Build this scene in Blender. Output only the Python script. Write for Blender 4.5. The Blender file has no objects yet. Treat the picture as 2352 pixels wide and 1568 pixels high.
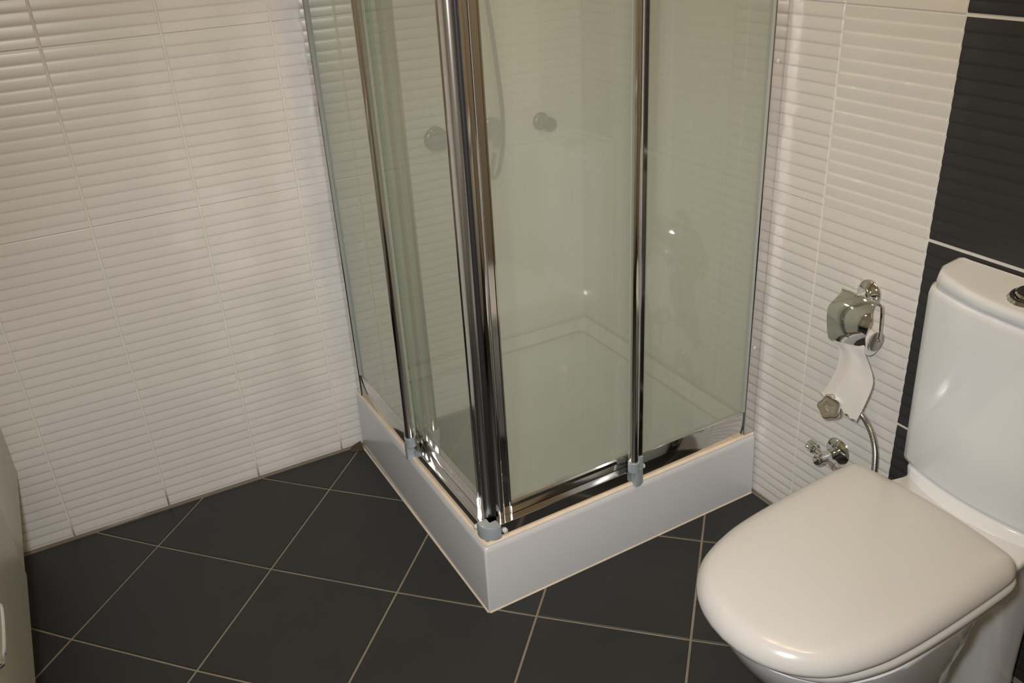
import bpy, bmesh, math, random
from mathutils import Vector, Matrix
random.seed(7)
S = bpy.context.scene
COL = S.collection
PI = math.pi

# ------------------------------------------------------------------ camera
cam_d = bpy.data.cameras.new('camera')
cam = bpy.data.objects.new('camera', cam_d)
COL.objects.link(cam)
CX = Vector((0.48448186, 0.87322583, -0.05247838))
CY = Vector((-0.37219389, 0.26004551, 0.89098150))
CZ = Vector((0.79167483, -0.41213225, 0.45099665))
CC = Vector((2.18158583, -1.4109760, 1.43413447))
M = Matrix.Identity(4)
for r in range(3):
    M[r][0], M[r][1], M[r][2], M[r][3] = CX[r], CY[r], CZ[r], CC[r]
cam.matrix_world = M
cam_d.sensor_width = 36.0
cam_d.lens = 36.0 * 2021.4017 / 2352.0
cam_d.clip_start = 0.02
cam_d.clip_end = 50
S.camera = cam

# ------------------------------------------------------------------ world, light, exposure
w = bpy.data.worlds.new('world')
S.world = w
w.use_nodes = True
w.node_tree.nodes['Background'].inputs[0].default_value = (0.9, 0.92, 1.0, 1)
w.node_tree.nodes['Background'].inputs[1].default_value = 0.02
S.view_settings.view_transform = 'Standard'
S.view_settings.look = 'None'
S.view_settings.exposure = 0.0
S.view_settings.gamma = 1.0
S.view_settings.use_curve_mapping = False
S.cycles.use_denoising = True
S.cycles.max_bounces = 12
S.cycles.diffuse_bounces = 5
S.cycles.transparent_max_bounces = 24
S.cycles.caustics_reflective = True
S.cycles.sample_clamp_indirect = 0.0
S.cycles.blur_glossy = 0.2

LAMP_POS = [(1.15, -0.76), (1.55, -0.70), (1.95, -0.64)]
CEIL = 2.45
LAMP_W = 3.2
LAMP_COL = (1.0, 0.70, 0.37)
FLASH_W = 96.0
FLASH_COL = (1.0, 0.985, 0.98)

# the flash gun of the camera that took the picture, just beside the lens
fl = bpy.data.lights.new('camera_flash', 'SPOT')
fl.shadow_soft_size = 0.045
fl.spot_size = math.radians(92)
fl.spot_blend = 1.0
fl.energy = FLASH_W
fl.color = FLASH_COL
flo = bpy.data.objects.new('camera_flash', fl)
COL.objects.link(flo)
flo.location = CC + CY * 0.10 - CX * 0.10
_d = -CZ - CY * 0.14 + CX * 0.04
flo.rotation_euler = _d.to_track_quat('-Z', 'Y').to_euler()


# ------------------------------------------------------------------ materials
def new_mat(name):
    m = bpy.data.materials.new(name)
    m.use_nodes = True
    nt = m.node_tree
    return m, nt, nt.nodes['Principled BSDF']


def mat(name, col, rough=0.5, metal=0.0, coat=0.0, var=0.0, vscale=8.0, bump=0.0, bscale=60.0,
        stretch=(1, 1, 1), spec=None, rvar=0.0, sss=0.0):
    m, nt, b = new_mat(name)
    b.inputs['Base Color'].default_value = (*col, 1)
    b.inputs['Roughness'].default_value = rough
    b.inputs['Metallic'].default_value = metal
    b.inputs['Coat Weight'].default_value = coat
    if spec is not None:
        b.inputs['Specular IOR Level'].default_value = spec
    if var or bump or rvar:
        tc = nt.nodes.new('ShaderNodeTexCoord')
        mp = nt.nodes.new('ShaderNodeMapping')
        mp.inputs['Scale'].default_value = stretch
        nt.links.new(tc.outputs['Object'], mp.inputs['Vector'])
        n = nt.nodes.new('ShaderNodeTexNoise')
        n.inputs['Scale'].default_value = vscale
        n.inputs['Detail'].default_value = 6
        nt.links.new(mp.outputs['Vector'], n.inputs['Vector'])
        if var:
            r = nt.nodes.new('ShaderNodeMix')
            r.data_type = 'RGBA'
            r.inputs['A'].default_value = (*[c * (1 - var) for c in col], 1)
            r.inputs['B'].default_value = (*[min(1, c * (1 + var)) for c in col], 1)
            nt.links.new(n.outputs['Fac'], r.inputs['Factor'])
            nt.links.new(r.outputs['Result'], b.inputs['Base Color'])
        if rvar:
            mr = nt.nodes.new('ShaderNodeMapRange')
            mr.inputs['To Min'].default_value = max(0, rough - rvar)
            mr.inputs['To Max'].default_value = rough + rvar
            nt.links.new(n.outputs['Fac'], mr.inputs['Value'])
            nt.links.new(mr.outputs['Result'], b.inputs['Roughness'])
        if bump:
            n2 = nt.nodes.new('ShaderNodeTexNoise')
            n2.inputs['Scale'].default_value = bscale
            nt.links.new(mp.outputs['Vector'], n2.inputs['Vector'])
            bp = nt.nodes.new('ShaderNodeBump')
            bp.inputs['Strength'].default_value = bump
            bp.inputs['Distance'].default_value = 0.002
            nt.links.new(n2.outputs['Fac'], bp.inputs['Height'])
            nt.links.new(bp.outputs['Normal'], b.inputs['Normal'])
    return m


def glass_mat(name, tint, haze, hazecol):
    """clear safety glass with a film of dried soap: each face tints, scatters a little and mirrors at grazing angles"""
    m = bpy.data.materials.new(name)
    m.use_nodes = True
    nt = m.node_tree
    nt.nodes.clear()
    out = nt.nodes.new('ShaderNodeOutputMaterial')
    tr = nt.nodes.new('ShaderNodeBsdfTransparent')
    tr.inputs['Color'].default_value = (*tint, 1)
    df = nt.nodes.new('ShaderNodeBsdfDiffuse')
    df.inputs['Color'].default_value = (*hazecol, 1)
    tl = nt.nodes.new('ShaderNodeBsdfTranslucent')
    tl.inputs['Color'].default_value = (*hazecol, 1)
    mx0 = nt.nodes.new('ShaderNodeMixShader')
    mx0.inputs[0].default_value = 0.5
    nt.links.new(df.outputs[0], mx0.inputs[1])
    nt.links.new(tl.outputs[0], mx0.inputs[2])
    tc = nt.nodes.new('ShaderNodeTexCoord')
    mp = nt.nodes.new('ShaderNodeMapping')
    mp.inputs['Scale'].default_value = (55, 55, 1.6)
    n = nt.nodes.new('ShaderNodeTexNoise')
    n.inputs['Scale'].default_value = 3.0
    n.inputs['Detail'].default_value = 5
    nt.links.new(tc.outputs['Object'], mp.inputs['Vector'])
    nt.links.new(mp.outputs['Vector'], n.inputs['Vector'])
    n2 = nt.nodes.new('ShaderNodeTexNoise')
    n2.inputs['Scale'].default_value = 6.0
    nt.links.new(tc.outputs['Object'], n2.inputs['Vector'])
    ad = nt.nodes.new('ShaderNodeMath')
    ad.operation = 'ADD'
    nt.links.new(n.outputs['Fac'], ad.inputs[0])
    nt.links.new(n2.outputs['Fac'], ad.inputs[1])
    mr = nt.nodes.new('ShaderNodeMapRange')
    mr.inputs['From Min'].default_value = 0.6
    mr.inputs['From Max'].default_value = 1.4
    mr.inputs['To Min'].default_value = haze * 0.93
    mr.inputs['To Max'].default_value = haze * 1.07
    nt.links.new(ad.outputs[0], mr.inputs['Value'])
    # thicker soap film towards the foot, also painted in to lighten the basin behind
    sz = nt.nodes.new('ShaderNodeSeparateXYZ')
    nt.links.new(tc.outputs['Object'], sz.inputs[0])
    mz = nt.nodes.new('ShaderNodeMapRange')
    mz.inputs['From Min'].default_value = 0.2
    mz.inputs['From Max'].default_value = 1.2
    mz.inputs['To Min'].default_value = 1.42
    mz.inputs['To Max'].default_value = 0.92
    nt.links.new(sz.outputs['Z'], mz.inputs['Value'])
    mh = nt.nodes.new('ShaderNodeMath')
    mh.operation = 'MULTIPLY'
    nt.links.new(mr.outputs['Result'], mh.inputs[0])
    nt.links.new(mz.outputs['Result'], mh.inputs[1])
    mx = nt.nodes.new('ShaderNodeMixShader')
    nt.links.new(mh.outputs[0], mx.inputs[0])
    nt.links.new(tr.outputs[0], mx.inputs[1])
    nt.links.new(mx0.outputs[0], mx.inputs[2])
    gl = nt.nodes.new('ShaderNodeBsdfGlossy')
    gl.inputs['Roughness'].default_value = 0.05
    gl.inputs['Color'].default_value = (0.8, 0.84, 0.8, 1)
    fr = nt.nodes.new('ShaderNodeFresnel')
    fr.inputs['IOR'].default_value = 1.45
    lw = nt.nodes.new('ShaderNodeNewGeometry')
    # only the outward (front) side of each face mirrors
    sb = nt.nodes.new('ShaderNodeMath')
    sb.operation = 'SUBTRACT'
    sb.inputs[0].default_value = 1.0
    nt.links.new(lw.outputs['Backfacing'], sb.inputs[1])
    ml = nt.nodes.new('ShaderNodeMath')
    ml.operation = 'MULTIPLY'
    fm = nt.nodes.new('ShaderNodeMath')     # the pane mirrors on both of its faces
    fm.operation = 'MULTIPLY'
    fm.use_clamp = True
    fm.inputs[1].default_value = 2.0
    nt.links.new(fr.outputs[0], fm.inputs[0])
    nt.links.new(fm.outputs[0], ml.inputs[0])
    nt.links.new(sb.outputs[0], ml.inputs[1])
    mx2 = nt.nodes.new('ShaderNodeMixShader')
    nt.links.new(ml.outputs[0], mx2.inputs[0])
    nt.links.new(mx.outputs[0], mx2.inputs[1])
    nt.links.new(gl.outputs[0], mx2.inputs[2])
    nt.links.new(mx2.outputs[0], out.inputs['Surface'])
    return m


M_TILE = mat('white_tile_glaze', (0.705, 0.69, 0.66), 0.28, var=0.02, vscale=3)
M_DARK = mat('anthracite_tile_glaze', (0.036, 0.036, 0.038), 0.42, var=0.12, vscale=5, spec=0.35)
M_GROUT = mat('white_grout', (0.72, 0.72, 0.66), 0.9, var=0.08, vscale=30)


def soil(m):
    """mould that has crept up the lowest centimetres of the joints"""
    nt = m.node_tree
    b = nt.nodes['Principled BSDF']
    src = b.inputs['Base Color'].links[0].from_socket
    tc = nt.nodes.new('ShaderNodeTexCoord')
    sp = nt.nodes.new('ShaderNodeSeparateXYZ')
    nt.links.new(tc.outputs['Object'], sp.inputs[0])
    n = nt.nodes.new('ShaderNodeTexNoise')
    n.inputs['Scale'].default_value = 5.0
    n.inputs['Detail'].default_value = 4
    nt.links.new(tc.outputs['Object'], n.inputs['Vector'])
    ml = nt.nodes.new('ShaderNodeMath')
    ml.operation = 'MULTIPLY_ADD'
    ml.inputs[1].default_value = -0.16
    nt.links.new(n.outputs['Fac'], ml.inputs[0])
    nt.links.new(sp.outputs['Z'], ml.inputs[2])
    mr = nt.nodes.new('ShaderNodeMapRange')
    mr.inputs['From Min'].default_value = -0.075
    mr.inputs['From Max'].default_value = -0.02
    mr.inputs['To Min'].default_value = 0.85
    mr.inputs['To Max'].default_value = 0.0
    nt.links.new(ml.outputs[0], mr.inputs['Value'])
    mx = nt.nodes.new('ShaderNodeMix')
    mx.data_type = 'RGBA'
    nt.links.new(mr.outputs['Result'], mx.inputs['Factor'])
    nt.links.new(src, mx.inputs['A'])
    mx.inputs['B'].default_value = (0.16, 0.115, 0.075, 1)
    nt.links.new(mx.outputs['Result'], b.inputs['Base Color'])


soil(M_GROUT)
M_FLOOR = mat('anthracite_floor_tile', (0.026, 0.0272, 0.0272), 0.45, var=0.25, vscale=4, rvar=0.06, spec=0.35, bump=0.03, bscale=90)
M_FGROUT = mat('sandy_floor_grout', (0.235, 0.205, 0.155), 0.95, var=0.35, vscale=9)
M_PLAIN = mat('plain_wall_paint', (0.70, 0.68, 0.64), 0.6, var=0.02)
M_CEIL = mat('ceiling_paint', (0.78, 0.76, 0.72), 0.8, var=0.02)
M_CERAM = mat('white_ceramic', (0.74, 0.765, 0.79), 0.12, coat=0.3, var=0.01)
M_TRAY = mat('white_acrylic', (0.625, 0.64, 0.66), 0.16, coat=0.2, var=0.015, vscale=5)
M_LID = mat('cream_white_plastic', (0.575, 0.57, 0.555), 0.22, var=0.01)
M_CHROME = mat('chrome', (0.74, 0.74, 0.73), 0.06, metal=1.0, rvar=0.03, vscale=14)
M_ALU = mat('bright_polished_aluminium', (0.66, 0.65, 0.64), 0.09, metal=1.0, rvar=0.04, vscale=20, stretch=(1, 1, 0.15))
M_ALUB = mat('brushed_aluminium', (0.58, 0.59, 0.61), 0.27, metal=1.0, rvar=0.08, vscale=40, stretch=(1, 1, 0.08))
M_GREY = mat('grey_plastic', (0.30, 0.345, 0.365), 0.42, var=0.05)
M_SCREW = mat('white_screw_cap', (0.62, 0.62, 0.63), 0.35, var=0.03)
M_BLACK = mat('black_rubber', (0.012, 0.010, 0.012), 0.55, var=0.1)
M_PAPER = mat('soft_white_paper', (0.76, 0.745, 0.72), 0.95, var=0.02, bump=0.3, bscale=40)
M_CAB = mat('white_lacquer', (0.60, 0.60, 0.52), 0.32, var=0.01)
M_CABIN = mat('cabinet_underside', (0.28, 0.24, 0.18), 0.7, var=0.05)
M_SIL = mat('yellowed_silicone', (0.50, 0.34, 0.13), 0.6, var=0.45, vscale=22)
M_SILW = mat('cream_silicone', (0.72, 0.62, 0.49), 0.5, var=0.22, vscale=25)
M_SEAL = mat('grey_seal', (0.36, 0.39, 0.375), 0.4, var=0.05)
M_HOSE = mat('steel_braid', (0.55, 0.54, 0.52), 0.3, metal=1.0, var=0.25, vscale=900)
M_DIRT = mat('brown_dirt', (0.07, 0.045, 0.025), 0.95, var=0.5, vscale=60)
M_GLASS = glass_mat('soap_filmed_glass', (0.955, 0.97, 0.945), 0.28, (0.87, 0.90, 0.80))
M_SEALGLASS = glass_mat('green_plastic_seal', (0.80, 0.90, 0.84), 0.34, (0.50, 0.60, 0.53))
M_DISC = mat('matt_steel', (0.50, 0.48, 0.45), 0.42, metal=1.0)
M_HOSEDARK = mat('dark_hose_steel', (0.055, 0.057, 0.052), 0.3, metal=1.0)  # hose steel in a darker base colour, so it stands out behind the hazy glass
M_CHROMEDARK = mat('dark_chrome', (0.15, 0.155, 0.15), 0.22, metal=1.0, rvar=0.05, vscale=20)  # chrome with a darker base colour, for the shower fittings


# ------------------------------------------------------------------ mesh helpers
class MB:
    def __init__(self):
        self.v, self.f = [], []

    def add(self, vs, fs):
        o = len(self.v)
        self.v += [tuple(p) for p in vs]
        self.f += [tuple(i + o for i in q) for q in fs]
        return self

    def grid(self, rows, closed=False, cap0=False, cap1=False):
        """rows: lists of points of the same length; closed joins the ends of each row"""
        n = len(rows[0])
        vs = [p for r in rows for p in r]
        fs = []
        m = n if closed else n - 1
        for a in range(len(rows) - 1):
            for b in range(m):
                c = (b + 1) % n
                fs.append((a * n + b, a * n + c, (a + 1) * n + c, (a + 1) * n + b))
        if cap0:
            fs.append(tuple(reversed(range(n))))
        if cap1:
            fs.append(tuple(range((len(rows) - 1) * n, len(rows) * n)))
        return self.add(vs, fs)

    def tube(self, pts, r, seg=12, caps=True):
        pts = [Vector(p) for p in pts]
        rs = r if isinstance(r, (list, tuple)) else [r] * len(pts)
        t0 = (pts[1] - pts[0]).normalized()
        up = Vector((0, 0, 1)) if abs(t0.z) < 0.9 else Vector((1, 0, 0))
        u = t0.cross(up).normalized()
        rows = []
        for i, p in enumerate(pts):
            t = (pts[min(i + 1, len(pts) - 1)] - pts[max(i - 1, 0)]).normalized()
            u = (u - t * u.dot(t)).normalized()
            v = t.cross(u)
            rows.append([p + (u * math.cos(2 * PI * k / seg) + v * math.sin(2 * PI * k / seg)) * rs[i] for k in range(seg)])
        return self.grid(rows, True, caps, caps)

    def lathe(self, org, axis, prof, seg=24):
        """prof: (distance along the axis, radius)"""
        org, ax = Vector(org), Vector(axis).normalized()
        up = Vector((0, 0, 1)) if abs(ax.z) < 0.9 else Vector((1, 0, 0))
        u = ax.cross(up).normalized()
        v = ax.cross(u)
        rows = [[org + ax * t + (u * math.cos(2 * PI * k / seg) + v * math.sin(2 * PI * k / seg)) * max(r, 1e-5) for k in range(seg)] for t, r in prof]
        return self.grid(rows, True, True, True)

    def prism(self, poly, z0, z1, fn=None):
        """poly (a,b) swept from z0 to z1; fn maps (a,b,z) to a point"""
        fn = fn or (lambda a, b, z: (a, b, z))
        return self.grid([[fn(a, b, z) for a, b in poly] for z in (z0, z1)], True, True, True)

    def box(self, x0, x1, y0, y1, z0, z1):
        return self.prism([(x0, y0), (x1, y0), (x1, y1), (x0, y1)], z0, z1)


def rrect(a0, a1, b0, b1, r, seg=4):
    out = []
    for cx, cy, s in ((a1 - r, b1 - r, 0), (a0 + r, b1 - r, 1), (a0 + r, b0 + r, 2), (a1 - r, b0 + r, 3)):
        for k in range(seg + 1):
            t = (s + k / seg) * PI / 2
            out.append((cx + r * math.cos(t), cy + r * math.sin(t)))
    return out


def circ(a, b, r, n=16, ph=0):
    return [(a + r * math.cos(2 * PI * k / n + ph), b + r * math.sin(2 * PI * k / n + ph)) for k in range(n)]


def make(name, mb, m, parent=None, angle=35, bevel=0.0, label=None, subsurf=0):
    me = bpy.data.meshes.new(name)
    me.from_pydata([tuple(p) for p in mb.v], [], mb.f)
    bm = bmesh.new()
    bm.from_mesh(me)
    bmesh.ops.remove_doubles(bm, verts=bm.verts, dist=1e-6)
    bmesh.ops.recalc_face_normals(bm, faces=bm.faces)
    if bevel:
        es = [e for e in bm.edges if len(e.link_faces) == 2 and e.calc_face_angle(0) > 0.6]
        bmesh.ops.bevel(bm, geom=es, offset=bevel, segments=2, affect='EDGES', profile=0.5)
    bm.to_mesh(me)
    bm.free()
    me.polygons.foreach_set('use_smooth', [True] * len(me.polygons))
    me.set_sharp_from_angle(angle=math.radians(angle))
    me.materials.append(m)
    o = bpy.data.objects.new(name, me)
    COL.objects.link(o)
    if parent is not None:
        put(o, parent)
    if label:
        o['label'] = label
    if subsurf:
        sm = o.modifiers.new('subdivision', 'SUBSURF')
        sm.levels = sm.render_levels = subsurf
    return o


WORLD = {}


def put(o, parent):
    o.parent = parent
    o.matrix_parent_inverse = Matrix.Translation(-WORLD.get(parent.name, Vector((0, 0, 0))))


def tag(o, label, cat, group=None, kind=None):
    o['label'] = label
    o['category'] = cat
    if group:
        o['group'] = group
    if kind:
        o['kind'] = kind
    return o


def thing(name, loc, label, cat, group=None):
    o = bpy.data.objects.new(name, None)
    o.empty_display_size = 0.05
    o.location = loc
    COL.objects.link(o)
    WORLD[o.name] = Vector(loc)
    return tag(o, label, cat, group)


def struct(o):
    o['kind'] = 'structure'
    return o


# ------------------------------------------------------------------ room shell
XR, YN = 2.75, -2.12       # right wall, near wall
TH = 0.12
GD = 0.0030                # depth of the grout below the tile crests

wl = struct(make('wall_left', MB().box(-TH, -GD, YN - TH, TH, -0.02, CEIL), M_GROUT))
wb = struct(make('wall_back', MB().box(-GD, XR + TH, GD, TH, -0.02, CEIL), M_GROUT))
struct(make('wall_right', MB().box(XR, XR + TH, YN - TH, GD, -0.02, CEIL), M_PLAIN))
struct(make('wall_near', MB().box(-GD, XR, YN - TH, YN, -0.02, CEIL), M_PLAIN))
struct(make('ceiling', MB().box(-TH, XR + TH, YN - TH, TH, CEIL, CEIL + 0.1), M_CEIL))
fo = struct(make('floor', MB().box(-TH, XR + TH, YN - TH, TH, -0.12, -0.0022), M_FGROUT))

RIB = 0.404 / 16
PROF = [(0.0, -0.0002), (0.10, 0.0), (0.30, -0.0001), (0.55, -0.0005), (0.76, -0.0010), (0.86, -0.0014), (0.92, -0.0012)]


def rib_tile(a0, a1, z0, z1, ztop, pt, flip=False):
    """one wall tile with horizontal ribs; pt(a, depth, z) gives the point. Ribs are counted down from ztop."""
    zs = []
    z = ztop - 16 * RIB
    for k in range(16):
        for t, d in PROF:
            tt = t
            zz = z + (k + tt) * RIB
            zs.append((zz, d))
    zs.append((ztop, -0.0002))
    if flip:
        zs = [(2 * ztop - 16 * RIB - q, d) for q, d in reversed(zs)]
    zs = [(q, d) for q, d in zs if z0 + 0.0004 < q < z1 - 0.0004]
    zs = [(z0, -0.0016)] + [(z0 + 0.0006, -0.0006)] * 0 + zs + [(z1, -0.0016)]
    e = 0.0015
    rows = []
    for q, d in zs:
        rows.append([pt(a0, -0.009, q), pt(a0, min(d, 0) - 0.0012, q), pt(a0 + e, d, q), pt(a1 - e, d, q), pt(a1, min(d, 0) - 0.0012, q), pt(a1, -0.009, q)])
    mb = MB().grid(rows, True)
    n = 6
    mb.add([], [])
    L = len(rows)
    mb.f.append(tuple(range(n)))
    mb.f.append(tuple(range((L - 1) * n, L * n)))
    return mb


def wall_tiles(parent, cols, zrows, pt, m_of, gv, gh):
    for ci in range(len(cols) - 1):
        a0, a1 = cols[ci], cols[ci + 1]
        for ri in range(len(zrows) - 1):
            z0, z1 = zrows[ri], zrows[ri + 1]
            ztop = z1 if ri < len(zrows) - 2 else z0 + 0.404
            mm, fl_, g2v, g2h = m_of(ci, ri)
            mb = rib_tile(a0 + (g2v or gv) / 2, a1 - (g2v or gv) / 2, max(z0, 0.0) + (g2h or gh) / 2, z1 - (g2h or gh) / 2, ztop, pt, fl_)
            make('wall_tile', mb, mm, parent, angle=28)


# left wall: columns run towards the camera from the corner
a_cols = [0.0, 0.125, 0.3705, 0.615, 0.8605, 1.1075, 1.354, 1.593, 1.84, -YN]
a_rows = [0.004, 0.3915, 0.8005, 1.2005, 1.6045, 2.0085, CEIL]
rnd = random.Random(3)
flipA = {(ci, ri): False for ci in range(12) for ri in range(8)}
wall_tiles(wl, a_cols, a_rows, lambda a, d, z: (d, -a, z), lambda c, r: (M_TILE, flipA[(c, r)], None, None), 0.0042, 0.0016)
b_cols = [0.0, 0.15, 0.408, 0.666, 0.9245, 1.1815, 1.4315, 1.6815, 1.94, 2.198, 2.456, XR]
b_rows = [0.004, 0.4125, 0.818, 1.2175, 1.6215, 2.0255, CEIL]


def b_mat(c, r):
    if c in (5, 6):
        return (M_DARK, False, 0.0012, 0.0066)
    return (M_TILE, (c == 4 and r == 2), None, None)


wall_tiles(wb, b_cols, b_rows, lambda a, d, z: (a, -d, z), b_mat, 0.0036, 0.0018)


# floor: diagonal square tiles, cut along the walls
def flat(i, j):
    return (0.1530 + 0.2480 * i + 0.2350 * j - 0.0018 * i * i - 0.0018 * j * j,
            -1.4100 + 0.2240 * i - 0.2260 * j + 0.0028 * i * i + 0.0020 * j * j)


def floor_node(i, j):
    # inside the measured patch use the slightly uneven laid grid, outside go on evenly
    ci, cj = min(max(i, -1), 5), min(max(j, -2), 2)
    x, y = flat(ci, cj)
    return (x + (i - ci) * 0.2365 + (j - cj) * 0.2335, y + (i - ci) * 0.2365 - (j - cj) * 0.2335)


def clip(poly, ax, lim, keep_less):
    out = []
    for k in range(len(poly)):
        p, q = poly[k], poly[(k + 1) % len(poly)]
        ip = (p[ax] <= lim) if keep_less else (p[ax] >= lim)
        iq = (q[ax] <= lim) if keep_less else (q[ax] >= lim)
        if ip:
            out.append(p)
        if ip != iq:
            t = (lim - p[ax]) / (q[ax] - p[ax])
            out.append((p[0] + t * (q[0] - p[0]), p[1] + t * (q[1] - p[1])))
    return out


def area(p):
    return 0.5 * sum(p[k][0] * p[(k + 1) % len(p)][1] - p[(k + 1) % len(p)][0] * p[k][1] for k in range(len(p)))


G = 0.0052
for i in range(-6, 14):
    for j in range(-10, 14):
        q = [floor_node(i, j), floor_node(i + 1, j), floor_node(i + 1, j + 1), floor_node(i, j + 1)]
        c = (sum(p[0] for p in q) / 4, sum(p[1] for p in q) / 4)
        s = (0.3340 - G) / 0.3340
        q = [(c[0] + (p[0] - c[0]) * s, c[1] + (p[1] - c[1]) * s) for p in q]
        for ax, lim, less in ((0, 0.006, False), (0, XR - 0.004, True), (1, -0.006, True), (1, YN + 0.004, False)):
            if q:
                q = clip(q, ax, lim, less)
        if len(q) < 3 or abs(area(q)) < 2e-4:
            continue
        ins = []
        cx = sum(p[0] for p in q) / len(q)
        cy = sum(p[1] for p in q) / len(q)
        for p in q:
            d = math.hypot(p[0] - cx, p[1] - cy)
            k = max(0.0, 1 - 0.0018 / max(d, 1e-4))
            ins.append((cx + (p[0] - cx) * k, cy + (p[1] - cy) * k))
        mb = MB().grid([[(x, y, -0.008) for x, y in q], [(x, y, -0.0010) for x, y in q], [(x, y, 0.0) for x, y in ins]], True, True, True)
        make('floor_tile', mb, M_FLOOR, fo, angle=20)

# ------------------------------------------------------------------ shower: local frames of its two open sides
H = 0.179                                   # rim height of the tray
KC = Vector((0.8115, -0.7930, 0))
EL = Vector((0.004, -0.7965, 0))
ER = Vector((0.7928, -0.004, 0))
dL = (EL - KC).normalized()
dR = (ER - KC).normalized()
nL = Vector((dL.y, -dL.x, 0)) * -1
nR = Vector((dR.y, -dR.x, 0))
if nL.y > 0:
    nL = -nL
if nR.x < 0:
    nR = -nR
LEN = {'L': (EL - KC).length, 'R': (ER - KC).length}


def side(k):
    d, n = (dL, nL) if k == 'L' else (dR, nR)
    return lambda s, b, z: KC + d * s + n * b + Vector((0, 0, z))


def vpr(k, poly, z0, z1, mb=None):
    """a vertical profile on side k: poly of (distance from the corner, offset outwards)"""
    return (mb or MB()).prism(poly, z0, z1, side(k))


def hpr(k, poly, s0, s1, mb=None):
    """a horizontal profile on side k: poly of (offset outwards, height)"""
    f = side(k)
    return (mb or MB()).grid([[f(s, b, z) for b, z in poly] for s in (s0, s1)], True, True, True)


# tray ------------------------------------------------------------
def quad_ring(ins, z, r, bulge=0.0, n=8):
    """rounded ring inside the tray outline, ins = inset per side (left face, right face, wall left, wall back)"""
    fl_, fr_, wl_, wb_ = ins
    x0, x1 = 0.004 + wl_, 0.8115 - fr_
    y0, y1 = -0.7945 + fl_, -0.004 - wb_
    sk = -0.0187 / 0.79
    pts = []
    for a, b in rrect(x0, x1, y0, y1, r, n):
        u = (a - x0) / (x1 - x0)
        pts.append((a + sk * (b + 0.7945) * u, b, z))
    return pts


rings = [quad_ring((-0.004, -0.006, 0, 0), 0.001, 0.004),
         quad_ring((-0.001, -0.002, 0, 0), H - 0.016, 0.006),
         quad_ring((0.0015, 0.001, 0, 0), H - 0.006, 0.008),
         quad_ring((0.006, 0.006, 0.0, 0.0), H - 0.001, 0.010),
         quad_ring((0.012, 0.012, 0.002, 0.002), H, 0.012),
         quad_ring((0.055, 0.055, 0.052, 0.052), H - 0.001, 0.09),
         quad_ring((0.064, 0.064, 0.060, 0.060), H - 0.006, 0.10),
         quad_ring((0.080, 0.080, 0.075, 0.075), H - 0.040, 0.11),
         quad_ring((0.095, 0.095, 0.090, 0.090), H - 0.085, 0.12),
         quad_ring((0.125, 0.125, 0.120, 0.120), H - 0.103, 0.12),
         quad_ring((0.20, 0.20, 0.195, 0.195), H - 0.108, 0.10),
         quad_ring((0.34, 0.34, 0.335, 0.335), H - 0.110, 0.03)]
tray = thing('shower_tray', (0.4, -0.4, 0.0), 'raised white square acrylic shower tray on the dark floor in the corner', 'shower tray')
make('tray_body', MB().grid(rings, True, True, True), M_TRAY, tray, angle=50)
# cream silicone around the foot
mb = MB()
for k in 'LR':
    f = side(k)
    mb.tube([f(s, 0.0055, 0.0005) for s in (-0.004, LEN[k] * 0.5, LEN[k] - 0.004)], 0.0028, 8)
make('foot_silicone', mb, M_SILW, tray)

# quarter-round ceramic coving where the tray meets the tiles (behind the glass)
cv = struct(make('trim_1', MB().tube([(0.006, -0.735, H + 0.029), (0.006, -0.006, H + 0.029), (0.735, -0.006, H + 0.029)], 0.0022, 6), M_SIL))
cp = [(0.0015, H + 0.029), (0.010, H + 0.0275), (0.026, H + 0.020), (0.037, H + 0.010), (0.0395, H + 0.001), (0.0015, H + 0.001)]
for s0, s1 in ((-0.735, -0.4), (-0.398, -0.058)):
    make('coving_piece', MB().grid([[(a, s, z) for a, z in cp] for s in (s0, s1)], True, True, True), M_TILE, cv)
for s0, s1 in ((0.058, 0.398), (0.4, 0.735)):
    make('coving_piece', MB().grid([[(s, -a, z) for a, z in cp] for s in (s0, s1)], True, True, True), M_TILE, cv)
cpm = MB()
ring0 = [(a, -0.056, z) for a, z in cp]
ringm = [(a + 0.009 if a > 0.002 else 0.0015, -(a + 0.009 if a > 0.002 else 0.0015), z) for a, z in cp]
ring3 = [(0.056, -a, z) for a, z in cp]
cpm.grid([ring0, [(a, -(0.03 + 0.0 + (a - 0.0015) * 0.55), z) for a, z in cp], ringm, [(0.03 + (a - 0.0015) * 0.55, -a, z) for a, z in cp], ring3], True, True, True)
make('coving_corner', cpm, M_TILE, cv)
sb = MB().tube([(0.0405, -0.735, H + 0.0015), (0.0405, -0.058, H + 0.0015), (0.052, -0.050, H + 0.0015), (0.058, -0.0405, H + 0.0015), (0.735, -0.0405, H + 0.0015)], 0.0026, 6)
make('yellowed_silicone', sb, M_SIL, cv)
jm = MB()
jm.tube([(0.003, -0.057, H + 0.0285), (0.026, -0.057, H + 0.0215), (0.0395, -0.057, H + 0.002)], 0.0012, 6)
jm.tube([(0.057, -0.003, H + 0.0285), (0.057, -0.026, H + 0.0215), (0.057, -0.0395, H + 0.002)], 0.0012, 6)
make('coving_joint', jm, M_SIL, cv)

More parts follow.
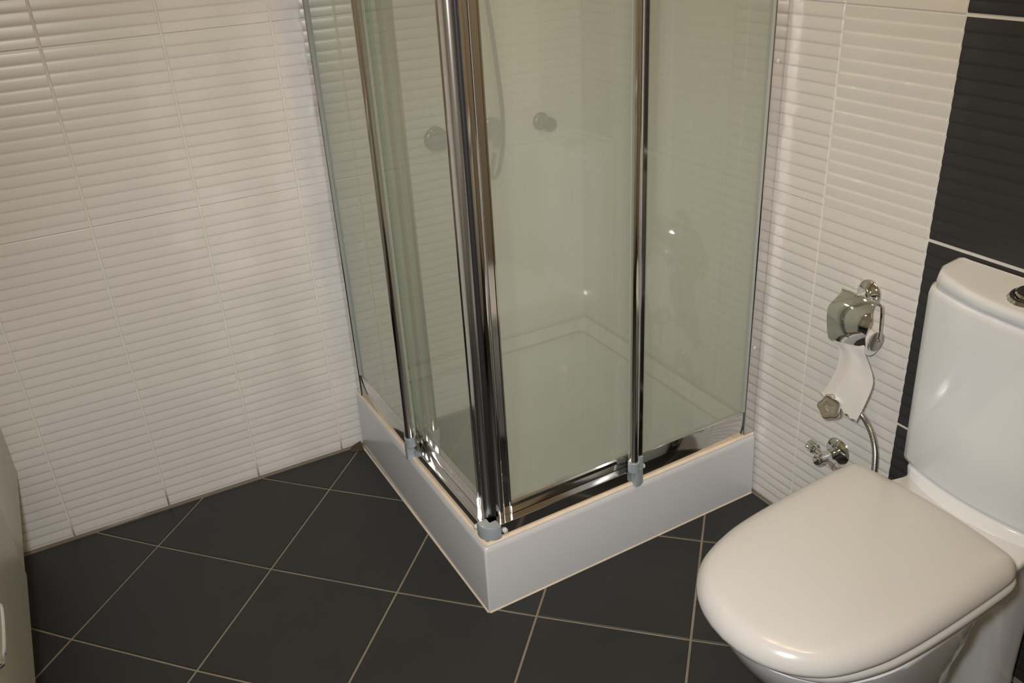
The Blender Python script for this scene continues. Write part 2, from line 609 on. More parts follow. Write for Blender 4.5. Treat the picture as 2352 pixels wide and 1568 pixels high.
# enclosure -----------------------------------------------------------
TOP = 1.86
enc = thing('shower_enclosure', (0.8, -0.78, H), 'square corner shower enclosure of hazy glass and chrome profiles on the tray', 'shower enclosure')
PS = 0.408                                  # where the fixed pane ends and the door begins
RT = H + 0.072                              # top of the rail under the fixed panes
DT = H + 0.036                              # top of the low rail under the doors
for k in 'LR':
    L = LEN[k]
    # rail under the fixed pane: tall mirror-bright face
    make('bottom_rail', hpr(k, [(-0.010, H), (-0.010, RT - 0.003), (-0.012, RT), (-0.024, RT), (-0.024, H)], PS + 0.004, L - 0.034), M_ALU, enc, bevel=0.0006)
    # low rail with a shelf under the sliding door
    make('door_track', hpr(k, [(-0.010, H), (-0.010, DT - 0.001), (-0.011, DT), (-0.048, DT), (-0.048, H)], 0.030, PS + 0.004), M_ALU, enc)
    make('silicone_bead', hpr(k, [(-0.0022, H + 0.0002), (-0.0030, H + 0.0014), (-0.0062, H + 0.0032), (-0.0104, H + 0.0038), (-0.0104, H + 0.0002)], 0.006, L - 0.003), M_SILW, enc, label='cream silicone joint under the rail')
    make('wall_profile', vpr(k, [(L - 0.036, -0.026), (L - 0.036, -0.009), (L - 0.034, -0.0065), (L - 0.003, -0.0065), (L - 0.001, -0.008), (L - 0.001, -0.026)], H, TOP), M_ALU, enc)
    f = side(k)
    make('profile_gasket', vpr(k, [(L - 0.0405, -0.021), (L - 0.0405, -0.012), (L - 0.0355, -0.0085), (L - 0.0355, -0.022)], RT, TOP - 0.03), M_SEAL, enc)
    fp = make('fixed_pane', vpr(k, [(PS - 0.008, -0.020), (PS - 0.008, -0.014), (L - 0.030, -0.014), (L - 0.030, -0.020)], RT - 0.006, TOP - 0.02), M_GLASS, enc, angle=10)
    # wall screws
    for z in (0.43, 1.10):
        mb = MB().lathe(f(L - 0.021, -0.0065, z), (nL if k == 'L' else nR), [(0, 0.0048), (0.0014, 0.0046), (0.0024, 0.003), (0.0027, 0)], 12)
        make('wall_screw', mb, M_SCREW, enc)
    # post on the free edge of the fixed pane: a round bar and a flat fin
    pm = vpr(k, circ(PS - 0.004, -0.004, 0.0105, 20), H + 0.060, TOP)
    vpr(k, [(PS + 0.006, -0.0215), (PS + 0.006, -0.002), (PS + 0.008, 0.0005), (PS + 0.0165, 0.0005), (PS + 0.018, -0.001), (PS + 0.018, -0.0215)], RT + 0.0005, TOP, pm)
    make('edge_post', pm, M_ALU, enc)
    # grey plastic clip at the foot of the post
    cm = MB()
    ro, ri = 0.0140, 0.0108
    ring_o = circ(PS - 0.004, -0.004, ro, 24)
    ring_i = circ(PS - 0.004, -0.004, ri, 24)
    g = side(k)
    zb, zt = H + 0.040, H + 0.066
    cm.grid([[g(a, b, zb) for a, b in ring_o], [g(a, b, zt - 0.001) for a, b in ring_o], [g(a * 1.0, b, zt) for a, b in circ(PS - 0.004, -0.004, ro - 0.001, 24)], [g(a, b, zt) for a, b in ring_i], [g(a, b, zb + 0.006) for a, b in ring_i]], True, True, True)
    vpr(k, rrect(PS - 0.006, PS + 0.010, -0.014, 0.008, 0.003, 3), H, H + 0.045, cm)
    vpr(k, rrect(PS + 0.004, PS + 0.0185, -0.012, 0.004, 0.003, 3), H, RT + 0.003, cm)
    cl = make('post_clip', cm, M_GREY, enc, angle=40, label='grey plastic foot clip of the chrome post')
    sm_ = MB().lathe(f(PS + 0.026, -0.010, H + 0.038), (nL if k == 'L' else nR), [(0, 0.0064), (0.003, 0.0062), (0.006, 0.0045), (0.0072, 0.0015), (0.0073, 0)], 14)
    make('clip_screw', sm_, M_SCREW, cl, label='white domed screw cap beside the clip')
    make('top_rail', hpr(k, [(-0.004, TOP - 0.03), (-0.004, TOP + 0.02), (-0.040, TOP + 0.02), (-0.040, TOP - 0.03)], 0.002, L - 0.001), M_ALU, enc, bevel=0.002)

    # sliding door: pane, bottom profile, corner edge profile, rear seal
    dp = make('sliding_door', vpr(k, [(0.075, -0.043), (0.075, -0.037), (PS + 0.028, -0.037), (PS + 0.028, -0.043)], DT + 0.010, TOP - 0.035), M_GLASS, enc, angle=10)
    make('door_bottom_profile', hpr(k, [(-0.0305, DT + 0.001), (-0.0295, DT + 0.012), (-0.0295, DT + 0.027), (-0.0325, DT + 0.031), (-0.0455, DT + 0.031), (-0.0465, DT + 0.029), (-0.0465, DT + 0.001)], 0.088, PS + 0.024), M_ALU, dp)
    # flat wing, then a rounded nose at the corner
    sn = 0.0545 if k == 'L' else 0.0630
    make('edge_profile', vpr(k, circ(sn, -0.0400, 0.0113, 28), DT + 0.0005, TOP - 0.035), M_ALUB if k == 'L' else M_ALU, dp, angle=40)
    make('edge_wing', vpr(k, [(0.0600, -0.0460), (0.0600, -0.0340), (0.0850, -0.0340), (0.0860, -0.0318), (0.0885, -0.0318), (0.0892, -0.0335), (0.0892, -0.0460)], DT + 0.0005, TOP - 0.035), M_ALU, dp)
    N = 60
    sl = MB()
    rows = []
    for q in range(N + 1):
        z = DT + 0.012 + (TOP - 0.05 - DT) * q / N
        e = PS + 0.030 + 0.0012 * math.sin(q * 0.9) + 0.0009 * math.sin(q * 2.1 + 1)
        rows.append([f(PS + 0.020, -0.0362, z), f(e, -0.0362, z), f(e, -0.0438, z), f(PS + 0.020, -0.0438, z)])
    sl.grid(rows, True, True, True)
    make('rear_seal', sl, M_SEALGLASS, dp)
# dark magnetic strip between the two door noses
ms = MB()
c0 = (side('L')(0.0545, -0.040, 0) + side('R')(0.063, -0.040, 0)) / 2 + Vector((0.0015, -0.0015, 0))
ms.prism([(c0.x + 0.0068 * math.cos(t), c0.y + 0.0068 * math.sin(t)) for t in [PI * q / 8 for q in range(16)]], DT + 0.004, TOP - 0.035)
make('magnetic_strip', ms, M_BLACK, enc, label='black magnetic closing strip')
# grey corner block
def corner_poly(o, ln, r):
    """outer corner rounded: offset o inside the tray corner, legs of length ln"""
    pts = []
    c = KC + (nL + nR) * -(o + r)
    for q in range(13):
        t = q / 12
        a = nR * math.cos(t * PI / 2) + nL * math.sin(t * PI / 2)
        pts.append(c + a * r)
    A = KC + dR * ln + nR * -o
    B = KC + dL * ln + nL * -o
    A2 = KC + dR * ln + nR * -(o + 0.022)
    B2 = KC + dL * ln + nL * -(o + 0.022)
    Cn = KC + (nL + nR) * -(o + 0.022)
    return [A] + pts + [B, B2, Cn, A2]


def lay(pts, z):
    return [(p.x, p.y, z) for p in pts]


cb = MB().grid([lay(corner_poly(0.006, 0.046, 0.030), H), lay(corner_poly(0.006, 0.046, 0.030), DT - 0.001), lay(corner_poly(0.0075, 0.0455, 0.0285), DT + 0.0008)], True, True, True)
cbo = make('corner_clip', cb, M_GREY, enc, angle=40, label='grey plastic corner block under the door noses')
for k in 'LR':
    f = side(k)
    make('clip_screw', MB().lathe(f(0.0565, -0.010, H + 0.017), (nL if k == 'L' else nR), [(0, 0.0064), (0.003, 0.0062), (0.006, 0.0045), (0.0072, 0.0015), (0.0073, 0)], 14), M_SCREW, cbo, label='white domed screw cap')

# ------------------------------------------------------------------ shower fittings on the left wall
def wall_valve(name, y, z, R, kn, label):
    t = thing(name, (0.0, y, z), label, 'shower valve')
    make('escutcheon', MB().lathe((0.0, y, z), (1, 0, 0), [(0.0, R), (0.003, R), (0.007, R * 0.93), (0.010, R * 0.8), (0.012, R * 0.55), (0.012, 0)], 32), M_CHROMEDARK, t)
    make('handle', MB().lathe((0.011, y, z), (1, 0, 0), kn, 28), M_CHROMEDARK, t)
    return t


wall_valve('shower_valve', -0.4715, 0.861, 0.034, [(0, 0.024), (0.010, 0.026), (0.022, 0.0265), (0.026, 0.024), (0.0275, 0.018), (0.026, 0.0165), (0.026, 0)],
           'round flat chrome shower knob on the left tiles behind the left glass door')
wall_valve('shower_valve', -0.142, 0.857, 0.026, [(0, 0.012), (0.012, 0.012), (0.016, 0.019), (0.040, 0.021), (0.046, 0.019), (0.048, 0.010), (0.048, 0)],
           'small chrome shower knob with projecting grip nearest the inner shower corner')
so = thing('hose_outlet', (0.0, -0.300, 0.855), 'chrome wall outlet from which the shower hose hangs, behind the corner profile', 'shower outlet')
make('escutcheon', MB().lathe((0.0, -0.300, 0.862), (1, 0, 0), [(0, 0.031), (0.003, 0.031), (0.008, 0.027), (0.011, 0.018), (0.011, 0)], 28), M_CHROMEDARK, so)
make('outlet_body', MB().lathe((0.008, -0.300, 0.862), (1, 0, 0), [(0, 0.014), (0.038, 0.014), (0.044, 0.012), (0.046, 0.006), (0.046, 0)], 20).lathe((0.038, -0.300, 0.858), (0, -0.25, -1), [(0, 0.011), (0.020, 0.011), (0.021, 0.0095), (0.042, 0.0095), (0.043, 0.007), (0.043, 0)], 16).lathe((0.036, -0.300, 0.865), (0, 0, 1), [(0, 0.009), (0.018, 0.009), (0.026, 0.006), (0.027, 0)], 14), M_CHROMEDARK, so)


def smooth(pts, n=8):
    pts = [Vector(p) for p in pts]
    P = [pts[0] * 2 - pts[1]] + pts + [pts[-1] * 2 - pts[-2]]
    out = []
    for i in range(1, len(P) - 2):
        for k in range(n):
            t = k / n
            a, b, c, d = P[i - 1], P[i], P[i + 1], P[i + 2]
            out.append(0.5 * ((2 * b) + (c - a) * t + (2 * a - 5 * b + 4 * c - d) * t * t + (3 * b - a - 3 * c + d) * t ** 3))
    out.append(pts[-1])
    return out


def corrugate(mb, pts, r, pitch, amp, seg=10):
    """a spiral-wound hose: radius swings with the length"""
    ln = [0]
    for a, b in zip(pts, pts[1:]):
        ln.append(ln[-1] + (b - a).length)
    n = int(ln[-1] / pitch * 4)
    res, rs = [], []
    j = 0
    for i in range(n + 1):
        s = ln[-1] * i / n
        while j < len(ln) - 2 and ln[j + 1] < s:
            j += 1
        t = (s - ln[j]) / max(1e-9, ln[j + 1] - ln[j])
        res.append(pts[j].lerp(pts[j + 1], t))
        rs.append(r + amp * math.sin(2 * PI * s / pitch))
    return mb.tube(res, rs, seg)


hp = smooth([(0.040, -0.3155, 0.806), (0.046, -0.3290, 0.765), (0.052, -0.3360, 0.745), (0.055, -0.3250, 0.741), (0.056, -0.3140, 0.758), (0.055, -0.3030, 0.795), (0.055, -0.2955, 0.842),
             (0.054, -0.2925, 0.925), (0.053, -0.2975, 1.005), (0.052, -0.3070, 1.116), (0.050, -0.3160, 1.202), (0.048, -0.325, 1.32), (0.046, -0.330, 1.50), (0.05, -0.330, 1.66)])
hs = thing('hand_shower', (0.05, -0.32, 0.74), 'chrome spiral shower hose hanging in a loop behind the glass door', 'shower hose')
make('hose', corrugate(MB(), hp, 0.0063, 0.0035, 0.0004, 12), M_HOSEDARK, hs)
make('shower_head', MB().lathe((0.05, -0.330, 1.655), (0.25, 0, 1), [(0, 0.008), (0.02, 0.011), (0.13, 0.012), (0.15, 0.014), (0.16, 0.010), (0.16, 0)], 18).lathe((0.085, -0.33, 1.80), (1, 0, -0.55), [(-0.02, 0.012), (-0.012, 0.030), (0.0, 0.040), (0.012, 0.040), (0.014, 0.036), (0.014, 0)], 24), M_CHROMEDARK, hs)
make('wall_bracket', MB().lathe((0.0, -0.33, 1.70), (1, 0, 0), [(0, 0.024), (0.006, 0.024), (0.010, 0.012), (0.040, 0.012), (0.045, 0.010)], 20), M_CHROMEDARK, hs)

# ------------------------------------------------------------------ toilet
TX = 1.424
toilet = thing('toilet', (TX, -0.35, 0.0), 'white ceramic close-coupled toilet with closed lid against the dark tiles', 'toilet')


def sk(y):
    return -0.009 + 0.058 * (-y - 0.2) if y < -0.2 else -0.009 * (-y / 0.2)


def bowl_section(z, yb, yf, hwb, hww, hwf, n=30):
    """half widths: back, waist, bowl"""
    right = []
    for k in range(n + 1):
        t = 0.5 - 0.5 * math.cos(PI * k / n)
        y = yb + (yf - yb) * t
        d = -(y)
        # blend back -> waist -> bowl along the depth
        def sst(e0, e1, x):
            q = min(1, max(0, (x - e0) / (e1 - e0)))
            return q * q * (3 - 2 * q)
        wv = hwb + (hww - hwb) * sst(0.09, 0.19, d) + (hwf - hww) * sst(0.20, 0.31, d)
        c = -(yf) - 0.22
        if d > c:
            q = min(1, (d - c) / 0.22)
            wv *= max(0, 1 - q ** 2.3) ** 0.5
        e = (y - yb) / -0.02
        if e < 1:
            wv *= max(0.0, 1 - (1 - e) ** 2) ** 0.5 * 0.1 + 0.9
        right.append((wv, y))
    pts = [(TX + a + sk(b), b, z) for a, b in right] + [(TX - a + sk(b), b, z) for a, b in reversed(right[:-1])]
    return pts


secs = [(0.000, -0.03, -0.455, 0.128, 0.104, 0.122), (0.015, -0.03, -0.455, 0.128, 0.104, 0.122), (0.06, -0.03, -0.450, 0.126, 0.100, 0.120), (0.13, -0.03, -0.490, 0.125, 0.100, 0.130),
        (0.20, -0.03, -0.550, 0.125, 0.102, 0.145), (0.26, -0.03, -0.600, 0.126, 0.108, 0.157), (0.31, -0.03, -0.635, 0.128, 0.118, 0.166), (0.345, -0.025, -0.655, 0.132, 0.136, 0.171),
        (0.365, -0.02, -0.664, 0.136, 0.146, 0.174), (0.376, -0.02, -0.668, 0.136, 0.150, 0.175), (0.381, -0.022, -0.662, 0.131, 0.146, 0.169)]
bm_ = MB().grid([bowl_section(*s) for s in secs], True, True, True)


def cist_outline(hw, ys, bul, z, r=0.022, yb=-0.004, slope=0.0, n=24):
    """back edge, straight sides, rounded shoulders, bowed front"""
    pts = [(TX - hw + 0.004, yb), (TX - hw, yb - 0.004)]
    fr = []
    for k in range(n + 1):
        x = -hw + 2 * hw * k / n
        u = abs(x) / hw
        edge = max(0.0, (abs(x) - (hw - r)) / r)
        y = ys - bul * (1 - u * u) + r * (1 - math.sqrt(max(0.0, 1 - edge * edge)))
        fr.append((TX + x, y))
    pts += fr + [(TX + hw, yb - 0.004), (TX + hw - 0.004, yb)]
    yf = ys - bul
    return [(x, y, z + slope * (y - yf)) for x, y in pts]


# ledge that carries the cistern, flowing out of the deck
bm_.grid([cist_outline(0.150, -0.085, 0.052, 0.372), cist_outline(0.153, -0.080, 0.043, 0.380), cist_outline(0.157, -0.078, 0.034, 0.386), cist_outline(0.160, -0.076, 0.030, 0.3925), cist_outline(0.158, -0.073, 0.028, 0.3970)], True, True, True)
make('bowl', bm_, M_CERAM, toilet, angle=60)

cz = [(0.3985, 0.168, -0.066, 0.027), (0.4020, 0.1745, -0.070, 0.031), (0.410, 0.1765, -0.071, 0.032), (0.55, 0.180, -0.071, 0.034), (0.70, 0.184, -0.070, 0.036), (0.755, 0.1860, -0.069, 0.037), (0.763, 0.1850, -0.068, 0.037), (0.7675, 0.180, -0.066, 0.036)]
make('cistern', MB().grid([cist_outline(hw, ys, bl, z) for z, hw, ys, bl in cz], True, True, True), M_CERAM, toilet, angle=60)
sl_ = 0.16
lz = [(0.7690, 0.172, -0.066, 0.036), (0.7705, 0.1735, -0.0675, 0.037), (0.784, 0.1740, -0.069, 0.038), (0.7895, 0.1725, -0.068, 0.038), (0.7930, 0.169, -0.066, 0.037), (0.7948, 0.164, -0.062, 0.036), (0.7958, 0.150, -0.054, 0.033)]
rows = []
for q, (z, hw, ys, bl) in enumerate(lz):
    rows.append(cist_outline(hw, ys, bl, z, slope=(sl_ if q > 2 else sl_ * q / 3 * 0.3)))
make('cistern_lid', MB().grid(rows, True, True, True), M_CERAM, toilet, angle=60)
kz = 0.7958 + sl_ * 0.03
fb = make('flush_button', MB().lathe((TX, -0.055, kz - 0.004), (0, -sl_, 1), [(0, 0.034), (0.006, 0.034), (0.011, 0.030), (0.012, 0.0255), (0.0095, 0.0245), (0.0095, 0)], 36), M_CHROME, toilet)
make('flush_key', MB().lathe((TX, -0.055, kz + 0.004), (0, -sl_, 1), [(0, 0.0235), (0.008, 0.0235), (0.010, 0.021), (0.0105, 0)], 32), M_CHROME, fb)


HALF = [(0.186, 0.135), (0.188, 0.150), (0.194, 0.163), (0.204, 0.1715), (0.218, 0.1765), (0.240, 0.1785), (0.30, 0.1790), (0.36, 0.1785), (0.42, 0.1770), (0.47, 0.1745), (0.52, 0.1695), (0.56, 0.1610), (0.59, 0.1520), (0.615, 0.1410), (0.635, 0.1275), (0.652, 0.1120), (0.666, 0.0950), (0.678, 0.0750), (0.687, 0.0530), (0.693, 0.0280)]
SHEAR = 0.058


def d_outline(ins, z, grow=0.0, front=0.0):
    """D shape of lid and seat, mounted slightly askew; ins = inset, grow = wider, front = longer"""
    half = [Vector((w_ + grow, -d - front * max(0.0, (d - 0.35) / 0.35), 0)) for d, w_ in HALF]
    half = smooth(half, 3)
    pts = [(v.x, v.y) for v in half] + [(0.0, -0.6955 - front)] + [(-v.x, v.y) for v in reversed(half)]
    nb = 8
    pts += [(-0.135 + 0.27 * k / nb, -0.186 + 0.009 * (1 - (2 * k / nb - 1) ** 2)) for k in range(1, nb)]
    out = []
    m = len(pts)
    for k in range(m):
        p, q = Vector(pts[k - 1]), Vector(pts[(k + 1) % m])
        d = (q - p).normalized()
        x, y = pts[k][0] + d.y * ins, pts[k][1] - d.x * ins
        out.append((TX - 0.009 + x + SHEAR * (-y - 0.2), y, z))
    return out


LZ = [(0.010, 0.4035), (0.003, 0.4045), (0.0, 0.408), (0.0002, 0.413), (0.002, 0.420), (0.006, 0.4275), (0.012, 0.4340), (0.020, 0.4390)]
lr = [d_outline(i, z) for i, z in LZ]
for sc, z in ((0.93, 0.4420), (0.84, 0.4440), (0.70, 0.4452), (0.45, 0.4458)):
    lr.append([(TX + 0.004 + (x - TX - 0.004) * sc, -0.43 + (y + 0.43) * sc, z) for x, y, _ in lr[7]])
make('lid', MB().grid(lr, True, True, True), M_LID, toilet, angle=70)
SZ = [(0.012, 0.3825), (0.004, 0.384), (0.0, 0.388), (0.0, 0.396), (0.003, 0.4005), (0.010, 0.4028)]
make('seat', MB().grid([d_outline(i, z, 0.0035, -0.024) for i, z in SZ], True, True, True), M_LID, toilet, angle=70)
for sx in (-1, 1):
    hm = MB()
    hm.tube([(TX + sx * 0.105, -0.186, 0.397), (TX + sx * 0.055, -0.186, 0.397)], 0.011, 16)
    hm.lathe((TX + sx * 0.08, -0.186, 0.378), (0, 0, 1), [(0, 0.012), (0.014, 0.011), (0.016, 0.009)], 16)
    make('hinge', hm, M_LID, toilet)

# ------------------------------------------------------------------ paper holder and roll
hx, hz = 1.0715, 0.671
ph = thing('toilet_paper_holder', (hx, 0.0, hz), 'polished chrome paper holder with curved cover on the white ribbed tiles', 'paper holder')
make('escutcheon', MB().lathe((hx, 0.0, hz), (0, -1, 0), [(0, 0.029), (0.003, 0.029), (0.006, 0.0275), (0.010, 0.022), (0.014, 0.015), (0.020, 0.0105), (0.030, 0.0085), (0.040, 0.0085), (0.043, 0.007), (0.044, 0)], 32), M_CHROME, ph)
make('hinge_bar', MB().tube([(1.033, -0.0365, 0.6745), (1.1185, -0.0365, 0.6745)], 0.0033, 12), M_CHROME, ph)
prof2 = [Vector(p + (0,)) for p in [(-0.0385, 0.6770), (-0.048, 0.668), (-0.0590, 0.652), (-0.0660, 0.630), (-0.0675, 0.610), (-0.0660, 0.595), (-0.0635, 0.584), (-0.0605, 0.574)]]
prof2 = [(v.x, v.y) for v in smooth(prof2, 4)]


def cover_half(z):
    if z > 0.668:
        return 0.0420
    if z > 0.660:
        return 0.0420 + (0.668 - z) / 0.008 * 0.003
    if z > 0.640:
        return 0.045 + (0.660 - z) / 0.020 * 0.0105
    if z > 0.600:
        return 0.0555 - (0.640 - z) / 0.040 * 0.0065
    return 0.049 - (0.600 - z) / 0.03 * 0.002


full = []
for y, z in prof2:
    hwL = cover_half(z)
    us = [k / 6 - 1 for k in range(13)]
    dn = (0.677 - z) / 0.109
    fr_ = [(1.0755 + u * hwL, y + 0.004 * u * u, z + 0.010 * u * dn) for u in us]
    full.append(fr_ + [(a, b + 0.0012, c) for a, b, c in reversed(fr_)])
make('cover', MB().grid(full, True, True, True), M_CHROME, ph, angle=50)
wire = [Vector(p) for p in [(1.1185, -0.0365, 0.6745), (1.1285, -0.0365, 0.6735), (1.1325, -0.0365, 0.668), (1.1345, -0.0350, 0.640), (1.1345, -0.0330, 0.610), (1.1330, -0.0330, 0.600), (1.127, -0.0330, 0.596), (1.02, -0.0330, 0.596)]]
make('wire_arm', MB().tube(smooth(wire, 5), 0.0030, 10), M_CHROME, ph)
make('end_disc', MB().lathe((1.1265, -0.0330, 0.592), (1, 0, 0), [(0, 0.0195), (0.0015, 0.0205), (0.0035, 0.0205), (0.0045, 0.019), (0.0045, 0)], 28), M_DISC, ph)

pr = thing('toilet_paper_roll', (1.076, -0.033, 0.594), 'nearly used white paper roll with torn sheet hanging below the holder cover', 'toilet paper')
rr = MB()
rr.grid([[(x, -0.0330 + r * math.cos(2 * PI * k / 28), 0.5835 + r * math.sin(2 * PI * k / 28)) for k in range(28)] for x, r in ((1.026, 0.0158), (1.026, 0.0255), (1.122, 0.0255), (1.122, 0.0158))], True)
make('roll', rr, M_PAPER, pr, angle=40)
# the hanging sheet leaves the front of the roll, swings left and ends in a torn diagonal edge
sheet = []
left = [(1.030, -0.0588, 0.590), (1.031, -0.0582, 0.577), (1.042, -0.0560, 0.564), (1.056, -0.054, 0.550), (1.058, -0.053, 0.520), (1.052, -0.054, 0.490), (1.037, -0.055, 0.450), (1.0235, -0.056, 0.4255)]
right = [(1.119, -0.0588, 0.590), (1.121, -0.0582, 0.577), (1.127, -0.0560, 0.564), (1.134, -0.053, 0.550), (1.146, -0.050, 0.525), (1.149, -0.050, 0.500), (1.139, -0.053, 0.450), (1.1275, -0.055, 0.410)]
Ls, Rs = smooth(left, 5), smooth(right, 5)
nu = 24
rows = []
for q, (a, b) in enumerate(zip(Ls, Rs)):
    row = []
    v = q / (len(Ls) - 1)
    for k in range(nu + 1):
        u = k / nu
        p = a.lerp(b, u)
        p.y += -0.005 * math.sin(PI * u) * v + 0.0025 * math.sin(3 * PI * u + 2 * v) * v
        if q == len(Ls) - 1:
            p.z += 0.0040 * math.sin(11 * PI * u) * (0.4 + 0.6 * random.random()) * (u not in (0, 1)) + 0.026 * math.exp(-((u - 0.36) / 0.17) ** 2)
        row.append(p)
    rows.append(row)
back = [[p + Vector((0, 0.0007, 0)) for p in r] for r in rows]
sm = MB().grid([a + list(reversed(b)) for a, b in zip(rows, back)], True, True, True)
make('hanging_sheet', sm, M_PAPER, pr, angle=60)
tear = MB().tube([p + Vector((0, -0.0002, -0.0006)) for p in rows[-1]], 0.0010, 6)
make('torn_edge', tear, mat('grey_torn_fibres', (0.25, 0.22, 0.19), 0.9, var=0.4, vscale=200), pr)

# ------------------------------------------------------------------ water valves and hose on the back wall
v1 = thing('angle_valve', (1.047, 0.0, 0.268), 'chrome angle valve with round escutcheon and ribbed knob just above toilet lid', 'water valve')
make('escutcheon', MB().lathe((1.047, 0.0, 0.2685), (0, -1, 0), [(0, 0.0325), (0.002, 0.0325), (0.006, 0.029), (0.010, 0.020), (0.012, 0.012), (0.012, 0)], 32), M_CHROME, v1)
make('valve_body', MB().lathe((1.047, -0.010, 0.2685), (0, -1, 0), [(0, 0.0105), (0.012, 0.0105), (0.016, 0.0125), (0.050, 0.0128), (0.057, 0.0122), (0.061, 0.0100), (0.0625, 0.006), (0.0627, 0)], 24)
     .lathe((1.047, -0.042, 0.2685), (1, 0, -0.25), [(0, 0.008), (0.020, 0.008), (0.021, 0.0105), (0.030, 0.0105), (0.031, 0.0075), (0.043, 0.0075), (0.043, 0)], 6), M_CHROME, v1)
kn = MB()
stem0, kax = Vector((1.047, -0.042, 0.2685)), Vector((-1, 0, 0.18)).normalized()
kn.lathe(stem0, kax, [(0, 0.0065), (0.026, 0.0065), (0.026, 0.009), (0.030, 0.009)], 14)
u = kax.cross(Vector((0, 0, 1))).normalized()
vv = kax.cross(u)
star = []
for k in range(48):
    t = 2 * PI * k / 48
    star.append((t, 0.0125 + 0.0010 * math.cos(12 * t)))
kn.grid([[stem0 + kax * d + (u * math.cos(t) + vv * math.sin(t)) * r * sc for t, r in star] for d, sc in ((0.030, 0.85), (0.033, 1.0), (0.047, 1.0), (0.050, 0.88), (0.0505, 0.5))], True, True, True)
make('knob', kn, M_CHROME, v1, angle=25)

v2 = thing('angle_valve', (1.062, 0.0, 0.413), 'chrome wall valve with lobed star handle beside the torn toilet paper', 'water valve')
make('escutcheon', MB().lathe((1.062, 0.0, 0.413), (0, -1, 0), [(0, 0.026), (0.002, 0.026), (0.006, 0.022), (0.009, 0.012), (0.009, 0)], 28), M_CHROME, v2)
make('valve_body', MB().lathe((1.062, -0.008, 0.413), (0.04, -1, 0.02), [(0, 0.009), (0.032, 0.009), (0.034, 0.007), (0.056, 0.006), (0.056, 0)], 18)
     .lathe((1.063, -0.026, 0.413), (1, 0, -0.05), [(0, 0.008), (0.018, 0.008), (0.019, 0.0095), (0.030, 0.0095), (0.031, 0.0075), (0.038, 0.0075), (0.038, 0)], 6), M_CHROME, v2)
hd = MB()
hc, hax = Vector((1.0655, -0.068, 0.4170)), Vector((0.30, -1, 0.42)).normalized()
u = hax.cross(Vector((0, 0, 1))).normalized()
vv = u.cross(hax)
def lobes(sc, d):
    return [hc + hax * d + (u * math.cos(t) + vv * math.sin(t)) * (0.0252 + 0.0022 * math.cos(5 * t + 0.5)) * sc for t in [2 * PI * k / 60 for k in range(60)]]
hd.grid([lobes(0.72, -0.012), lobes(0.92, -0.008), lobes(1.0, -0.003), lobes(1.0, 0.004), lobes(0.97, 0.0075), lobes(0.90, 0.0090), lobes(0.84, 0.0085), lobes(0.50, 0.0092), lobes(0.24, 0.0092), lobes(0.20, 0.0080), lobes(0.06, 0.0080)], True, True, True)
make('star_handle', hd, M_CHROME, v2, angle=45)

fh = smooth([(1.0985, -0.026, 0.4115), (1.112, -0.0275, 0.4105), (1.131, -0.030, 0.4020), (1.1505, -0.030, 0.3780), (1.1645, -0.030, 0.3420), (1.1690, -0.030, 0.2900), (1.166, -0.030, 0.235), (1.158, -0.030, 0.19), (1.165, -0.032, 0.15), (1.20, -0.034, 0.13), (1.236, -0.030, 0.15), (1.250, -0.026, 0.25), (1.252, -0.026, 0.33), (1.2585, -0.028, 0.3975)], 8)
fo_ = tag(make('braided_hose', corrugate(MB(), fh, 0.0064, 0.0026, 0.0003, 12), M_HOSE), 'braided steel hose curving from the star-handled valve down behind the lid', 'water hose')

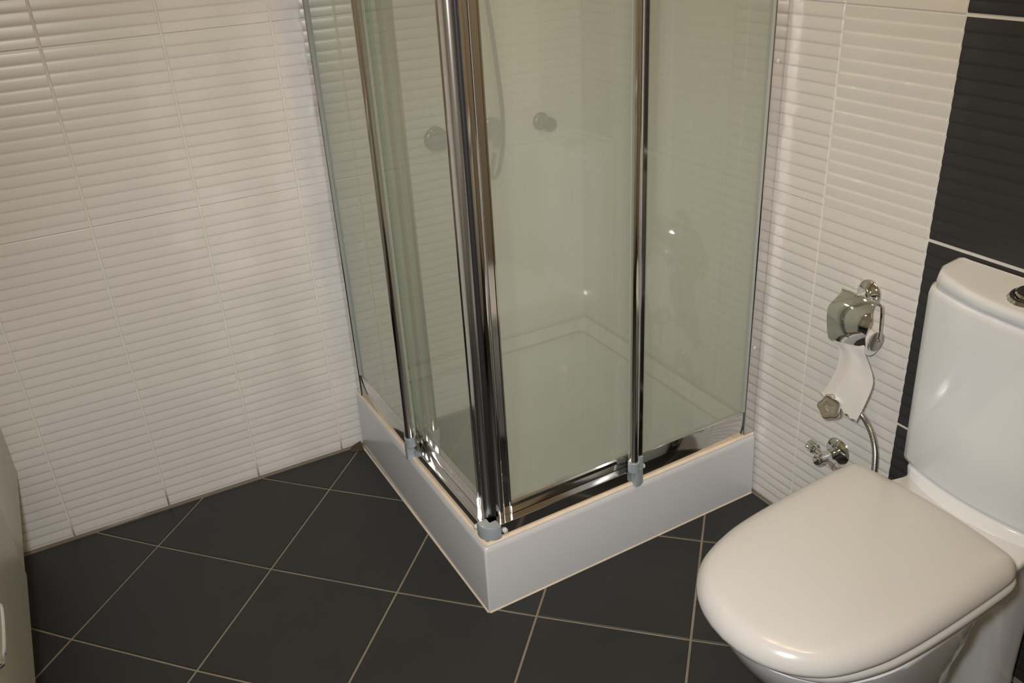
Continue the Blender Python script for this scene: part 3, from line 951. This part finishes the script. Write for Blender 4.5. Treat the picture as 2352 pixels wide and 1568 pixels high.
# ------------------------------------------------------------------ vanity cabinet at the left edge
YF, ZB = -1.665, 0.232
van = thing('vanity_cabinet', (0.75, -1.9, ZB), 'white lacquered vanity cabinet at the left picture edge against the ribbed wall', 'cabinet')
make('body', MB().box(0.012, 1.52, YN + 0.002, YF - 0.019, ZB + 0.006, 0.80), M_CAB, van, bevel=0.001)
make('filler_panel', MB().box(0.004, 0.418, YF - 0.018, YF, ZB + 0.004, 0.80), M_CAB, van, bevel=0.0015)
dr = make('drawer_front', MB().box(0.422, 1.52, YF - 0.018, YF + 0.001, ZB - 0.005, 0.798), M_CAB, van, bevel=0.003)
hpts = [(0.925, YF, 0.537), (0.927, YF + 0.018, 0.537), (0.937, YF + 0.027, 0.537), (1.048, YF + 0.027, 0.537), (1.058, YF + 0.018, 0.537), (1.060, YF, 0.537)]
make('handle', MB().tube(smooth(hpts, 4), 0.0048, 10), M_CHROME, dr)
make('washbasin_top', MB().prism(rrect(0.004, 1.54, YN + 0.002, YF + 0.012, 0.02, 4), 0.80, 0.84), M_CERAM, van, bevel=0.004)

# dirt in the open joint where tray, tiles and floor meet
tag(make('dirt_patch', MB().grid([[(0.003, -0.835, 0.0005), (0.022, -0.842, 0.0008), (0.034, -0.812, 0.0008), (0.030, -0.8035, 0.0005), (0.003, -0.803, 0.0005)],
                                  [(0.0025, -0.830, 0.007), (0.008, -0.832, 0.004), (0.016, -0.812, 0.005), (0.014, -0.8035, 0.010), (0.0025, -0.8035, 0.015)]], True, True, True), M_DIRT),
    'small patch of dark brown dirt in the joint at the tray corner by left wall', 'dirt', kind='stuff')

# ------------------------------------------------------------------ ceiling spots that light the room
def lamp_mat():
    m, nt, b = new_mat('lamp_glow')
    b.inputs['Base Color'].default_value = (0.8, 0.7, 0.5, 1)
    b.inputs['Emission Color'].default_value = (*LAMP_COL, 1)
    b.inputs['Emission Strength'].default_value = 30
    return m


M_GLOW = lamp_mat()
for q, (x, y) in enumerate(LAMP_POS):
    t = thing('ceiling_spot', (x, y, CEIL), 'round chrome-rimmed ceiling spot with warm bulb, ' + ('nearest the left wall', 'middle one of the row of three', 'farthest from the left wall')[q], 'lamp', 'ceiling spots')
    make('bezel', MB().lathe((x, y, CEIL), (0, 0, -1), [(0, 0.048), (0.004, 0.048), (0.007, 0.044), (0.005, 0.032), (0.0, 0.031)], 28), M_CHROME, t)
    make('bulb', MB().lathe((x, y, CEIL), (0, 0, -1), [(0.0005, 0.029), (0.003, 0.027), (0.004, 0)], 20), M_GLOW, t)
    ld = bpy.data.lights.new('spot_light', 'AREA')
    ld.shape = 'DISK'
    ld.size = 0.06
    ld.energy = LAMP_W
    ld.color = LAMP_COL
    lo = bpy.data.objects.new('spot_light', ld)
    lo.location = (x, y, CEIL - 0.012)
    COL.objects.link(lo)
    put(lo, t)
